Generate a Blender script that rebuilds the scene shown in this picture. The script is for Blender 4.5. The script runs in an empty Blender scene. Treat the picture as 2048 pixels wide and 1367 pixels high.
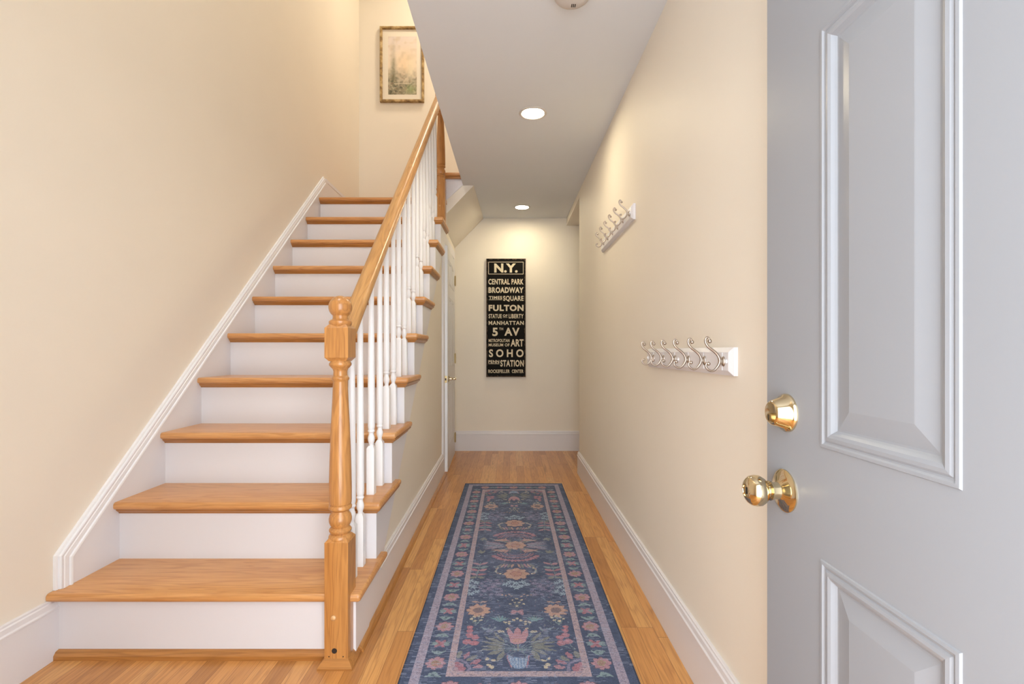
import bpy, bmesh, math, random
import numpy as np
from mathutils import Vector, Matrix
random.seed(7)
S = bpy.context.scene
C = S.collection
PI = math.pi

# ---------------------------------------------------------------- camera
cam_d = bpy.data.cameras.new('camera'); cam = bpy.data.objects.new('camera', cam_d); C.objects.link(cam)
cam.location = (0, 0, 1.0); cam.rotation_euler = (PI/2, 0, 0)
cam_d.sensor_width = 36; cam_d.lens = 967*36/2048
cam_d.shift_x = 4/2048; cam_d.shift_y = 18.5/2048; cam_d.clip_start = 0.01
S.camera = cam

# ---------------------------------------------------------------- world, big lights, exposure
W = bpy.data.worlds.new('daylight'); S.world = W; W.use_nodes = True
W.node_tree.nodes['Background'].inputs[0].default_value = (0.90, 0.95, 1.0, 1)
W.node_tree.nodes['Background'].inputs[1].default_value = 7.5

def area(name, loc, rot, sx, sy, power, col, shape='RECTANGLE', portal=False):
    l = bpy.data.lights.new(name, 'AREA'); l.shape = shape; l.size = sx; l.size_y = sy
    l.energy = power; l.color = col
    if portal: l.cycles.is_portal = True
    o = bpy.data.objects.new(name, l); C.objects.link(o); o.location = loc; o.rotation_euler = rot
    return o
# ceiling lamp of the upper floor, over the open stairwell
area('stairwell_ceiling_lamp', (-0.30, 4.15, 4.95), (0, 0, 0), 0.30, 0.30, 24, (1.0, 0.87, 0.68), 'DISK')
area('entry_fill_light', (-0.95, 0.75, 4.85), (0, 0, 0), 0.6, 0.6, 31, (1.0, 0.97, 0.95), 'DISK')  # added unseen fill, stands in for neutral daylight on the near left wall
# open front doorway: portal for the daylight
area('doorway_portal', (0.03, -0.16, 1.03), (PI/2, 0, PI), 0.94, 2.04, 1, (1, 1, 1), portal=True)

S.view_settings.view_transform = 'Standard'; S.view_settings.look = 'None'
S.view_settings.gamma = 1; S.view_settings.use_curve_mapping = False
S.view_settings.exposure = 0.08

# ---------------------------------------------------------------- stair constants
H = 0.2188; R = 0.2414; D1 = 1.552
def D(k): return D1 + (k-1)*R
XL, XS = -1.472, -0.504             # skirt face, outer face of the cut stringer
YB = 4.87                           # back wall
def ceil_z(y): return 2.2286 + 0.0225*y

# ---------------------------------------------------------------- materials
def lin(h):
    h = h.lstrip('#'); r = []
    for i in (0, 2, 4):
        c = int(h[i:i+2], 16)/255
        r.append(c/12.92 if c <= 0.04045 else ((c+0.055)/1.055)**2.4)
    return (*r, 1)

class NT:
    def __init__(s, name):
        s.m = bpy.data.materials.new(name); s.m.use_nodes = True
        s.t = s.m.node_tree; s.b = s.t.nodes['Principled BSDF']
    def n(s, typ, **kw):
        nd = s.t.nodes.new(typ)
        for k, v in kw.items():
            if k.startswith('i_'):
                key = k[2:]; key = int(key) if key.isdigit() else key.replace('_', ' ')
                nd.inputs[key].default_value = v
            else: setattr(nd, k, v)
        return nd
    def l(s, a, b): s.t.links.new(a, b)
    def math(s, op, a, b=None, c=None):
        nd = s.n('ShaderNodeMath', operation=op)
        for i, v in enumerate((a, b, c)):
            if v is None: continue
            if isinstance(v, (int, float)): nd.inputs[i].default_value = v
            else: s.l(v, nd.inputs[i])
        return nd.outputs[0]
    def mix(s, f, a, b, blend='MIX'):
        nd = s.n('ShaderNodeMix', data_type='RGBA', blend_type=blend)
        for i, v in ((0, f), (6, a), (7, b)):
            if isinstance(v, (int, float)): nd.inputs[i].default_value = v
            elif isinstance(v, tuple): nd.inputs[i].default_value = v
            else: s.l(v, nd.inputs[i])
        return nd.outputs[2]
    def ramp(s, f, stops):
        nd = s.n('ShaderNodeValToRGB'); e = nd.color_ramp.elements
        while len(e) < len(stops): e.new(0.5)
        for q, (p, c) in zip(e, stops): q.position = p; q.color = c if len(c) == 4 else (*c, 1)
        s.l(f, nd.inputs[0]); return nd.outputs[0]

def paint(name, hexc, rough=0.5, bump=0.02, scale=350, spec=0.35):
    n = NT(name); tc = n.n('ShaderNodeTexCoord')
    ns = n.n('ShaderNodeTexNoise', i_Scale=scale, i_Detail=3.0); n.l(tc.outputs['Object'], ns.inputs[0])
    big = n.n('ShaderNodeTexNoise', i_Scale=2.5, i_Detail=2.0); n.l(tc.outputs['Object'], big.inputs[0])
    c = lin(hexc); d = tuple(v*0.95 for v in c[:3])+(1,)
    n.l(n.mix(big.outputs[0], c, d), n.b.inputs['Base Color'])
    bp = n.n('ShaderNodeBump', i_Strength=bump*8, i_Distance=0.001); n.l(ns.outputs[0], bp.inputs['Height'])
    n.l(bp.outputs[0], n.b.inputs['Normal'])
    n.b.inputs['Roughness'].default_value = rough; n.b.inputs['Specular IOR Level'].default_value = spec
    return n.m

def oak(name, axis, light, mid, dark, rough=0.28, scale=1.0):
    n = NT(name); tc = n.n('ShaderNodeTexCoord'); oi = n.n('ShaderNodeObjectInfo')
    add = n.n('ShaderNodeVectorMath', operation='ADD'); n.l(tc.outputs['Object'], add.inputs[0])
    rv = n.n('ShaderNodeVectorMath', operation='SCALE'); rv.inputs[0].default_value = (3.1, 5.3, 7.7)
    n.l(oi.outputs['Random'], rv.inputs['Scale']); n.l(rv.outputs[0], add.inputs[1])
    sc = [1, 1, 1]; sc[axis] = 0.09
    mp = n.n('ShaderNodeMapping'); mp.inputs['Scale'].default_value = sc; n.l(add.outputs[0], mp.inputs[0])
    a = n.n('ShaderNodeTexNoise', i_Scale=16*scale, i_Detail=2.0, i_Distortion=0.3); n.l(mp.outputs[0], a.inputs[0])
    rings = n.math('FRACT', n.math('MULTIPLY', a.outputs[0], 9.0))
    ringc = n.ramp(rings, [(0.0, (0.15,)*3), (0.35, (0.85,)*3), (0.8, (1,)*3), (1.0, (0.15,)*3)])
    b = n.n('ShaderNodeTexNoise', i_Scale=9*scale, i_Detail=5.0); n.l(mp.outputs[0], b.inputs[0])
    sc2 = [1, 1, 1]; sc2[axis] = 0.03
    mp2 = n.n('ShaderNodeMapping'); mp2.inputs['Scale'].default_value = sc2; n.l(add.outputs[0], mp2.inputs[0])
    p = n.n('ShaderNodeTexNoise', i_Scale=320.0, i_Detail=2.0); n.l(mp2.outputs[0], p.inputs[0])
    base = n.ramp(b.outputs[0], [(0.3, lin(mid)), (0.7, lin(light))])
    c1 = n.mix(n.math('MULTIPLY', n.math('SUBTRACT', 1.0, ringc), 0.45), base, lin(dark))
    pore = n.ramp(p.outputs[0], [(0.36, (1,)*3), (0.5, (0,)*3)])
    c2 = n.mix(n.math('MULTIPLY', pore, 0.30), c1, lin(dark))
    n.l(c2, n.b.inputs['Base Color'])
    n.b.inputs['Roughness'].default_value = rough
    bp = n.n('ShaderNodeBump', i_Strength=0.08, i_Distance=0.001); n.l(p.outputs[0], bp.inputs['Height']); n.l(bp.outputs[0], n.b.inputs['Normal'])
    n.b.inputs['Coat Weight'].default_value = 0.18; n.b.inputs['Coat Roughness'].default_value = 0.22
    return n.m

def metal(name, hexc, rough, scratch=0.0):
    n = NT(name); n.b.inputs['Base Color'].default_value = lin(hexc); n.b.inputs['Metallic'].default_value = 1
    tc = n.n('ShaderNodeTexCoord'); ns = n.n('ShaderNodeTexNoise', i_Scale=60.0, i_Detail=3.0); n.l(tc.outputs['Object'], ns.inputs[0])
    n.l(n.math('MULTIPLY_ADD', ns.outputs[0], scratch, rough), n.b.inputs['Roughness'])
    return n.m

M = {}
M['wall'] = paint('cream_wall_paint', '#ebe3d5', 0.55, 0.02, spec=0.25)
M['ceiling'] = paint('ceiling_paint', '#dcdee1', 0.7, 0.03)
M['trim'] = paint('white_trim_paint', '#e2e0e3', 0.30, 0.0, 120)
M['baluster'] = paint('white_baluster_paint', '#eeeff2', 0.28, 0.0, 120)
M['door'] = paint('grey_door_paint', '#95989e', 0.33, 0.0, 90)
M['closet'] = paint('closet_door_paint', '#dcdbdc', 0.35, 0.0, 120)
M['plastic'] = paint('white_plastic', '#cfc8c2', 0.45, 0.0)
M['oakX'] = oak('oak_tread', 0, '#d7a269', '#ca8f53', '#9a5c28')
M['oakY'] = oak('oak_nosing_return', 1, '#d39b5e', '#c58747', '#9a5c28')
M['oakZ'] = oak('oak_newel', 2, '#cb9558', '#bb8044', '#85522a', scale=1.3)
M['oakR'] = oak('oak_handrail', 1, '#d0a066', '#bf8a4c', '#8f6032', 0.34, scale=1.3)
M['oakD'] = oak('oak_moulding', 0, '#b98247', '#a86e35', '#7c4c22')
M['oakD1'] = oak('oak_moulding_long', 1, '#c08a4d', '#ac743b', '#7c4c22')
M['brass'] = metal('polished_brass', '#d8c8a6', 0.06, 0.06)
M['brass_dull'] = metal('satin_brass', '#b09a6c', 0.3, 0.1)
M['nickel'] = metal('brushed_nickel', '#b5aaa0', 0.27, 0.12)
M['dark'] = paint('dark_hole', '#2c2420', 0.8, 0)
M['plug'] = oak('pale_wood_plug', 0, '#d9ae7d', '#cc9c66', '#a97844')

def floor_mat():
    n = NT('honey_oak_floor'); tc = n.n('ShaderNodeTexCoord'); sp = n.n('ShaderNodeSeparateXYZ'); n.l(tc.outputs['Object'], sp.inputs[0])
    x, y = sp.outputs[0], sp.outputs[1]
    u = n.math('DIVIDE', x, 0.0575); row = n.math('FLOOR', u); fu = n.math('FRACT', u)
    wn = n.n('ShaderNodeTexWhiteNoise', noise_dimensions='1D'); n.l(row, wn.inputs['W'])
    v = n.math('ADD', n.math('DIVIDE', y, 0.85), n.math('MULTIPLY', wn.outputs[0], 13.7)); seg = n.math('FLOOR', v); fv = n.math('FRACT', v)
    cb = n.n('ShaderNodeCombineXYZ'); n.l(row, cb.inputs[0]); n.l(seg, cb.inputs[1])
    wc = n.n('ShaderNodeTexWhiteNoise', noise_dimensions='3D'); n.l(cb.outputs[0], wc.inputs[0])
    rnd = wc.outputs[0]
    # grain coordinates shifted per plank
    off = n.n('ShaderNodeVectorMath', operation='SCALE'); n.l(wc.outputs[1], off.inputs[0]); off.inputs['Scale'].default_value = 9.0
    ad = n.n('ShaderNodeVectorMath', operation='ADD'); n.l(tc.outputs['Object'], ad.inputs[0]); n.l(off.outputs[0], ad.inputs[1])
    mp = n.n('ShaderNodeMapping'); mp.inputs['Scale'].default_value = (1, 0.07, 1); n.l(ad.outputs[0], mp.inputs[0])
    a = n.n('ShaderNodeTexNoise', i_Scale=22.0, i_Detail=3.0, i_Distortion=0.4); n.l(mp.outputs[0], a.inputs[0])
    rg = n.ramp(n.math('FRACT', n.math('MULTIPLY', a.outputs[0], 7.0)), [(0, (1,)*3), (0.3, (0.1,)*3), (0.8, (0,)*3), (1, (1,)*3)])
    mp2 = n.n('ShaderNodeMapping'); mp2.inputs['Scale'].default_value = (1, 0.025, 1); n.l(ad.outputs[0], mp2.inputs[0])
    p = n.n('ShaderNodeTexNoise', i_Scale=260.0, i_Detail=2.0); n.l(mp2.outputs[0], p.inputs[0])
    base = n.ramp(rnd, [(0, lin('#b47d44')), (0.3, lin('#c48b50')), (0.65, lin('#d19656')), (1, lin('#d8a566'))])
    c1 = n.mix(n.math('MULTIPLY', rg, 0.30), base, lin('#8a5226'))
    c2 = n.mix(n.math('MULTIPLY', n.ramp(p.outputs[0], [(0.38, (1,)*3), (0.5, (0,)*3)]), 0.25), c1, lin('#7c4620'))
    # dark mineral streaks, knots
    s = n.n('ShaderNodeTexNoise', i_Scale=7.0, i_Detail=4.0); mp3 = n.n('ShaderNodeMapping'); mp3.inputs['Scale'].default_value = (3.0, 0.35, 1)
    n.l(ad.outputs[0], mp3.inputs[0]); n.l(mp3.outputs[0], s.inputs[0])
    c3 = n.mix(n.math('MULTIPLY', n.ramp(s.outputs[0], [(0.62, (0,)*3), (0.74, (1,)*3)]), 0.45), c2, lin('#6e3f20'))
    # gaps
    eu = n.math('MINIMUM', fu, n.math('SUBTRACT', 1.0, fu)); gu = n.math('LESS_THAN', eu, 0.014)
    ev = n.math('MINIMUM', fv, n.math('SUBTRACT', 1.0, fv)); gv = n.math('LESS_THAN', ev, 0.0012)
    gap = n.math('MAXIMUM', gu, gv)
    c4 = n.mix(n.math('MULTIPLY', gap, 0.6), c3, lin('#5e3618'))
    n.l(c4, n.b.inputs['Base Color'])
    n.b.inputs['Roughness'].default_value = 0.33
    bp = n.n('ShaderNodeBump', i_Strength=0.25, i_Distance=0.001); n.l(n.math('SUBTRACT', 1.0, gap), bp.inputs['Height']); n.l(bp.outputs[0], n.b.inputs['Normal'])
    n.b.inputs['Coat Weight'].default_value = 0.15; n.b.inputs['Coat Roughness'].default_value = 0.2
    return n.m
M['floor'] = floor_mat()

def emit(name, col, st):
    n = NT(name); n.b.inputs['Base Color'].default_value = (0.8, 0.8, 0.8, 1)
    n.b.inputs['Emission Color'].default_value = (*col, 1); n.b.inputs['Emission Strength'].default_value = st
    return n.m
M['lens'] = emit('lamp_lens', (1.0, 0.86, 0.60), 165)

# ---------------------------------------------------------------- geometry helpers
def obj(name, bm, mat, parent=None, smooth=False, mats=None, local=None):
    bmesh.ops.recalc_face_normals(bm, faces=bm.faces[:])
    me = bpy.data.meshes.new(name)
    if local is not None: bm.transform(local.inverted())
    bm.to_mesh(me); bm.free()
    for m in (mats or [mat]): me.materials.append(m)
    if smooth:
        for p in me.polygons: p.use_smooth = True
        try: me.set_sharp_from_angle(angle=math.radians(38))
        except Exception: pass
    o = bpy.data.objects.new(name, me); C.objects.link(o)
    if local is not None: o.matrix_world = local
    if parent is not None:
        o.parent = parent
        o.matrix_parent_inverse = Matrix.Identity(4)
        base = parent_world(parent)
        o.matrix_local = base.inverted() @ (local if local is not None else Matrix.Identity(4))
    return o
WM = {}
def parent_world(p):
    m = Matrix.LocRotScale(p.location, p.rotation_euler, p.scale)
    while p.parent is not None:
        p = p.parent; m = Matrix.LocRotScale(p.location, p.rotation_euler, p.scale) @ m
    return m
def thing(name, label, cat, loc=(0, 0, 0), group=None):
    o = bpy.data.objects.new(name, None); C.objects.link(o); o.location = loc; o.empty_display_size = 0.1
    return tag(o, label, cat, group)
def tag(o, label, cat, group=None):
    o['label'] = label; o['category'] = cat
    if group: o['group'] = group
    return o
def struct(name, bm, m, smooth=False, label=None, local=None):
    o = obj(name, bm, m, None, smooth, local=local); o['kind'] = 'structure'
    if label: o['label'] = label
    return o
def box(bm, x0, x1, y0, y1, z0, z1, bev=0, seg=2):
    vs = [bm.verts.new((x, y, z)) for x in (x0, x1) for y in (y0, y1) for z in (z0, z1)]
    fs = [(0, 1, 3, 2), (4, 6, 7, 5), (0, 4, 5, 1), (2, 3, 7, 6), (0, 2, 6, 4), (1, 5, 7, 3)]
    f = [bm.faces.new([vs[i] for i in q]) for q in fs]
    if bev:
        es = list({e for q in f for e in q.edges})
        bmesh.ops.bevel(bm, geom=es, offset=bev, segments=seg, profile=0.5, affect='EDGES')
    return f
def prism(bm, pts, ax, lo, hi):
    """polygon pts in the plane perpendicular to axis ax, extruded lo..hi. lo/hi may be callables of the point"""
    def P(p, w):
        w = w(p) if callable(w) else w
        return {0: (w, p[0], p[1]), 1: (p[0], w, p[1]), 2: (p[0], p[1], w)}[ax]
    a = [bm.verts.new(P(p, lo)) for p in pts]; b = [bm.verts.new(P(p, hi)) for p in pts]
    n = len(pts); fa = bm.faces.new(a); fb = bm.faces.new(list(reversed(b)))
    sd = [bm.faces.new((a[i], a[(i+1) % n], b[(i+1) % n], b[i])) for i in range(n)]
    return fa, fb, sd
def tri(bm): bmesh.ops.triangulate(bm, faces=[f for f in bm.faces if len(f.verts) > 4], quad_method='BEAUTY', ngon_method='EAR_CLIP')
def sweep(bm, prof, A, B, nrm):
    """profile (d along nrm, z) swept straight from A to B (2D points on the floor); A,B are at z=0 or 3D"""
    A = Vector(A) if len(A) == 3 else Vector((*A, 0)); B = Vector(B) if len(B) == 3 else Vector((*B, 0)); nv = Vector((*nrm, 0))
    a = [bm.verts.new(A + nv*d + Vector((0, 0, z))) for d, z in prof]; b = [bm.verts.new(B + nv*d + Vector((0, 0, z))) for d, z in prof]
    n = len(prof); bm.faces.new(a); bm.faces.new(list(reversed(b)))
    for i in range(n): bm.faces.new((a[i], a[(i+1) % n], b[(i+1) % n], b[i]))
def lathe(bm, prof, c=(0, 0, 0), seg=32, mat=None):
    """prof [(r, z)], about z through c; optional matrix"""
    rings = []
    for r, z in prof:
        if r < 1e-6: rings.append([bm.verts.new((c[0], c[1], c[2]+z))])
        else: rings.append([bm.verts.new((c[0]+r*math.cos(2*PI*i/seg), c[1]+r*math.sin(2*PI*i/seg), c[2]+z)) for i in range(seg)])
    nf = []
    for p, q in zip(rings, rings[1:]):
        for i in range(seg):
            j = (i+1) % seg
            if len(p) == 1 and len(q) == 1: continue
            if len(p) == 1: nf.append(bm.faces.new((p[0], q[i], q[j])))
            elif len(q) == 1: nf.append(bm.faces.new((p[i], p[j], q[0])))
            else: nf.append(bm.faces.new((p[i], p[j], q[j], q[i])))
    if len(rings[0]) > 1: bm.faces.new(rings[0])
    if len(rings[-1]) > 1: bm.faces.new(list(reversed(rings[-1])))
    if mat is not None: bmesh.ops.transform(bm, matrix=mat, verts=[v for r in rings for v in r])
def catmull(pts, n=6):
    P = [pts[0]] + list(pts) + [pts[-1]]; out = []
    for i in range(1, len(P)-2):
        p0, p1, p2, p3 = [np.array(q, float) for q in P[i-1:i+3]]
        for k in range(n):
            t = k/n
            out.append(0.5*((2*p1)+(-p0+p2)*t+(2*p0-5*p1+4*p2-p3)*t*t+(-p0+3*p1-3*p2+p3)*t**3))
    out.append(np.array(pts[-1], float)); return out
def tube(bm, pts, seg=10):
    """pts (x,y,z,r); plane-curve tubes with parallel frames"""
    V = [Vector(p[:3]) for p in pts]; rs = [p[3] for p in pts]; rings = []
    up = None
    for i, v in enumerate(V):
        t = (V[min(i+1, len(V)-1)]-V[max(i-1, 0)]).normalized()
        if up is None: up = t.orthogonal().normalized()
        up = (up - t*up.dot(t)).normalized(); w = t.cross(up)
        rings.append([bm.verts.new(v + (up*math.cos(2*PI*k/seg)+w*math.sin(2*PI*k/seg))*rs[i]) for k in range(seg)])
    for p, q in zip(rings, rings[1:]):
        for k in range(seg): bm.faces.new((p[k], p[(k+1) % seg], q[(k+1) % seg], q[k]))
    bm.faces.new(rings[0]); bm.faces.new(list(reversed(rings[-1])))
def ball(bm, c, r, u=16, v=10):
    bmesh.ops.create_uvsphere(bm, u_segments=u, v_segments=v, radius=r, matrix=Matrix.Translation(c))
def BM(): return bmesh.new()

# ================================================================= SETTING
bm = BM(); box(bm, -1.6, 2.3, -0.35, YB+0.02, -0.05, 0); struct('floor', bm, M['floor'], label='honey oak strip floor running down the hall')

# left wall (two storeys)
bm = BM(); box(bm, -1.61, -1.492, -0.14, 4.95, 0, 5.05); struct('wall_left', bm, M['wall'], label='tall cream wall left of the staircase')
# right wall
bm = BM(); box(bm, 0.569, 0.689, -0.14, 3.97, 0, 2.6); struct('wall_right', bm, M['wall'], label='long cream wall right of the hall')
# header over side opening
bm = BM(); box(bm, 0.569, 0.689, 3.97, YB, 2.265, 2.6); struct('wall_header', bm, M['wall'], label='low header above the side opening')
# back wall of the hall (below) and of the stairwell (above the landing)
bm = BM(); box(bm, -0.70, 2.3, YB, YB+0.12, 0, 2.62); struct('wall_back', bm, M['wall'], label='cream end wall of the hall')
bm = BM(); box(bm, -1.492, -0.57, 4.78, 4.868, 2.20, 5.05); box(bm, -0.57, -0.373, 4.78, 4.868, 2.40, 5.05); box(bm, -0.373, 0.69, 4.78, 4.868, 2.445, 5.05); struct('wall_stairwell_back', bm, M['wall'], label='cream wall above the stair landing')
# side passage behind the opening
bm = BM(); box(bm, 0.689, 2.3, 3.85, 3.97, 0, 2.6); struct('wall_passage', bm, M['wall'])
bm = BM(); box(bm, 2.3, 2.4, 3.85, YB+0.12, 0, 2.6); struct('wall_passage_end', bm, M['wall'])
bm = BM(); box(bm, 0.689, 2.3, 3.97, YB, 2.265, 2.35); struct('ceiling_passage', bm, M['ceiling'])
# front wall with open doorway (camera stands in it)
bm = BM()
box(bm, -1.492, -0.44, -0.14, 0.0, 0, 5.05); box(bm, 0.50, 0.569, -0.14, 0.0, 0, 2.2)
box(bm, -0.44, 0.569, -0.14, 0.0, 2.05, 5.05); struct('wall_front', bm, M['wall'], label='entry wall around the front doorway')
# hall ceiling slab
bm = BM()
pts = [(-0.14, ceil_z(-0.14)), (YB, ceil_z(YB)), (YB, ceil_z(YB)+0.10), (-0.14, ceil_z(-0.14)+0.10)]
prism(bm, pts, 0, -0.372, 0.569)
o = struct('ceiling', bm, M['ceiling'], label='grey white hall ceiling')
# cut the ceiling where the sloped soffit takes over: not needed, the soffit hangs below it
# upper stairwell side wall on the ceiling edge, and its return over the upper flight
bm = BM(); prism(bm, [(0.0, ceil_z(0)+0.10), (3.80, ceil_z(3.80)+0.10), (3.80, 5.05), (0.0, 5.05)], 0, -0.372, -0.27)
struct('wall_stairwell_right', bm, M['wall'], label='cream wall above the ceiling edge')
bm = BM(); box(bm, -0.27, 0.569, 3.70, 3.80, 2.50, 5.05); struct('wall_upper_flight', bm, M['wall'])
bm = BM(); box(bm, 0.569, 0.689, 3.70, 4.78, 2.62, 5.05); struct('wall_upper_right', bm, M['wall'])
bm = BM(); box(bm, -1.61, 0.69, -0.14, 4.95, 5.05, 5.12); struct('ceiling_stairwell', bm, M['ceiling'])

# wall under the stairs, slightly out of square, with the closet opening
def xu(y, off=0.0): return -0.522 - 0.0107*(y-1.6) + off
DY0, DY1, DZ = 3.945, 4.665, 1.885
def dg(y): return 0.234 + 0.907*(y-1.965)
bm = BM()
for y0, y1, a0, a1, b0, b1 in ((1.64, 1.75, 0, 0, 0.03, 0.08), (1.75, 3.84, 0, 0, 0.08, dg(3.84)+0.04), (3.84, DY0, 0, 0, 2.10, 2.10), (DY0, DY1, DZ, DZ, 2.10, 2.10), (DY1, YB, 0, 0, 2.10, 2.10)):
    prism(bm, [(y0, a0), (y1, a1), (y1, b1), (y0, b0)], 0, lambda p: xu(p[0], -0.08), lambda p: xu(p[0]))
struct('wall_understair', bm, M['wall'], label='cream wall below the staircase')

# sloped soffit under the upper flight
bm = BM()
prism(bm, [(-0.269, 2.335), (-0.566, 2.028), (-0.60, 2.15), (-0.37, 2.36)], 1, 3.838, YB)
struct('wall_soffit', bm, M['wall'], label='sloped plaster soffit under the upper stairs')

# baseboards
def bb(h): return [(0, 0), (0.016, 0), (0.016, h-0.036), (0.019, h-0.034), (0.019, h-0.029), (0.015, h-0.025), (0.014, h-0.010), (0.010, h-0.007), (0.010, h-0.001), (0.007, h), (0, h)]
bm = BM(); sweep(bm, bb(0.178), (0.569, 0.0), (0.569, 3.974), (-1, 0)); struct('baseboard_right', bm, M['trim'])
bm = BM(); sweep(bm, bb(0.2), (-0.552, YB), (2.3, YB), (0, -1)); struct('baseboard_back', bm, M['trim'])
bm = BM(); sweep(bm, bb(0.196), (-1.492, 0.0), (-1.492, 1.585), (1, 0)); struct('baseboard_left', bm, M['trim'])
bm = BM()
sweep(bm, [(0, 0), (0.016, 0), (0.016, 0.142), (0, 0.142)], (xu(1.60), 1.60), (xu(3.865), 3.865), (1, 0))
sweep(bm, [(0, 0.142), (0.016, 0.142), (0.019, 0.144), (0.019, 0.149), (0.015, 0.153), (0.014, 0.168), (0.010, 0.171), (0.010, 0.177), (0.007, 0.178), (0, 0.178)], (xu(1.90), 1.90), (xu(3.865), 3.865), (1, 0))
struct('baseboard_understair', bm, M['trim'])
bm = BM(); sweep(bm, bb(0.2), (-1.492, 3.9, 2.19), (-1.492, 4.78, 2.19), (1, 0)); struct('baseboard_landing', bm, M['trim'])
bm = BM(); sweep(bm, bb(0.2), (-1.49, 4.78, 2.19), (-0.5, 4.78, 2.19), (0, -1)); struct('baseboard_landing_back', bm, M['trim'])
shoe = [(0, 0), (0.019, 0), (0.018, 0.007), (0.013, 0.014), (0.006, 0.018), (0, 0.019)]
bm = BM(); sweep(bm, shoe, (xu(1.61, 0.016), 1.61), (xu(3.93, 0.016), 3.93), (1, 0)); struct('trim_1', bm, M['oakD1'], True, 'oak shoe moulding under the stair wall')
bm = BM(); sweep(bm, [(0, 0), (0.02, 0), (0.02, 0.014), (0.012, 0.024), (0, 0.027)], (-1.476, D1+0.03), (-0.59, D1+0.03), (0, -1)); struct('trim_2', bm, M['oakD'], True, 'oak shoe moulding under the first riser')
# closet casing
bm = BM()
def cas(y0, y1, z0, z1):
    box(bm, xu((y0+y1)/2)-0.002, xu((y0+y1)/2)+0.016, y0, y1, z0, z1, 0.003, 1)
cas(3.865, DY0, 0, 1.965); cas(DY1, 4.74, 0, 1.965); cas(DY0, DY1, DZ, 1.965)
box(bm, xu(4)-0.09, xu(4), DY0-0.004, DY0+0.012, 0, DZ); box(bm, xu(4.6)-0.09, xu(4.6), DY1-0.012, DY1+0.004, 0, DZ); box(bm, xu(4.3)-0.09, xu(4.3), DY0, DY1, DZ-0.012, DZ+0.004)
struct('trim_3', bm, M['trim'], label='white casing around the closet door')

# ---------------------------------------------------------------- closet door (door_2), slightly ajar
def panel_profile_door(bm, W_, Hh, T, panels, face_mat_idx=0):
    """door slab in local XZ plane, front face y=0 (facing -y), thickness to y=T; panels list (x0,x1,z0,z1)"""
    xs = sorted({0, W_} | {p[0] for p in panels} | {p[1] for p in panels}); zs = sorted({0, Hh} | {p[2] for p in panels} | {p[3] for p in panels})
    for i in range(len(xs)-1):
        for j in range(len(zs)-1):
            cx, cz = (xs[i]+xs[i+1])/2, (zs[j]+zs[j+1])/2
            if any(p[0] < cx < p[1] and p[2] < cz < p[3] for p in panels): continue
            bm.faces.new([bm.verts.new((x, 0, z)) for x, z in ((xs[i], zs[j]), (xs[i+1], zs[j]), (xs[i+1], zs[j+1]), (xs[i], zs[j+1]))])
    # moulding rings: (inset, depth)
    ring = [(0, 0), (0.0015, -0.004), (0.006, -0.0045), (0.0085, -0.001), (0.011, 0.0005), (0.014, -0.003), (0.019, -0.004), (0.024, -0.001), (0.028, 0.005), (0.031, 0.009), (0.034, 0.009), (0.062, 0.0005), (0.064, 0.0)]
    for (x0, x1, z0, z1) in panels:
        prev = None
        for ins, dp in ring:
            dp *= 0.62
            vs = [bm.verts.new(c) for c in ((x0+ins, dp, z0+ins), (x1-ins, dp, z0+ins), (x1-ins, dp, z1-ins), (x0+ins, dp, z1-ins))]
            if prev:
                for k in range(4): bm.faces.new((prev[k], prev[(k+1) % 4], vs[(k+1) % 4], vs[k]))
            prev = vs
        bm.faces.new(prev)
    c = [bm.verts.new(q) for q in ((0, 0, 0), (W_, 0, 0), (W_, 0, Hh), (0, 0, Hh), (0, T, 0), (W_, T, 0), (W_, T, Hh), (0, T, Hh))]
    for q in ((4, 7, 6, 5), (0, 4, 5, 1), (1, 5, 6, 2), (2, 6, 7, 3), (3, 7, 4, 0)): bm.faces.new([c[i] for i in q])
    bmesh.ops.remove_doubles(bm, verts=bm.verts[:], dist=0.0002)

# local frame: x from free edge toward hinge, front face toward hall (+X world)
LW = 0.688
ang = math.atan2(0.022, LW)     # nearly closed
A2 = Vector((-0.512, 3.968, 0.012))
dirx = Vector((-math.sin(ang), math.cos(ang), 0)); diry = Vector((-math.cos(ang), -math.sin(ang), 0))
mat2 = Matrix(((dirx.x, diry.x, 0, A2.x), (dirx.y, diry.y, 0, A2.y), (0, 0, 1, A2.z), (0, 0, 0, 1)))
bm = BM(); panel_profile_door(bm, LW, 1.855, 0.034, [(0.10, 0.315, 0.20, 0.72), (0.375, 0.59, 0.20, 0.72), (0.10, 0.315, 0.86, 1.45), (0.375, 0.59, 0.86, 1.45), (0.10, 0.315, 1.55, 1.76), (0.375, 0.59, 1.55, 1.76)])
me = bpy.data.meshes.new('door_2'); bmesh.ops.recalc_face_normals(bm, faces=bm.faces[:]); bm.to_mesh(me); bm.free(); me.materials.append(M['closet'])
d2 = bpy.data.objects.new('door_2', me); C.objects.link(d2); d2.matrix_world = mat2; d2['kind'] = 'structure'; d2['label'] = 'white closet door standing slightly ajar under the stairs'
def child_local(name, bm, mat, par, smooth=True, label=None):
    bmesh.ops.recalc_face_normals(bm, faces=bm.faces[:]); me = bpy.data.meshes.new(name); bm.to_mesh(me); bm.free(); me.materials.append(mat)
    if smooth:
        for p in me.polygons: p.use_smooth = True
        me.set_sharp_from_angle(angle=math.radians(38))
    o = bpy.data.objects.new(name, me); C.objects.link(o); o.parent = par
    if label: o['label'] = label
    return o
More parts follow.
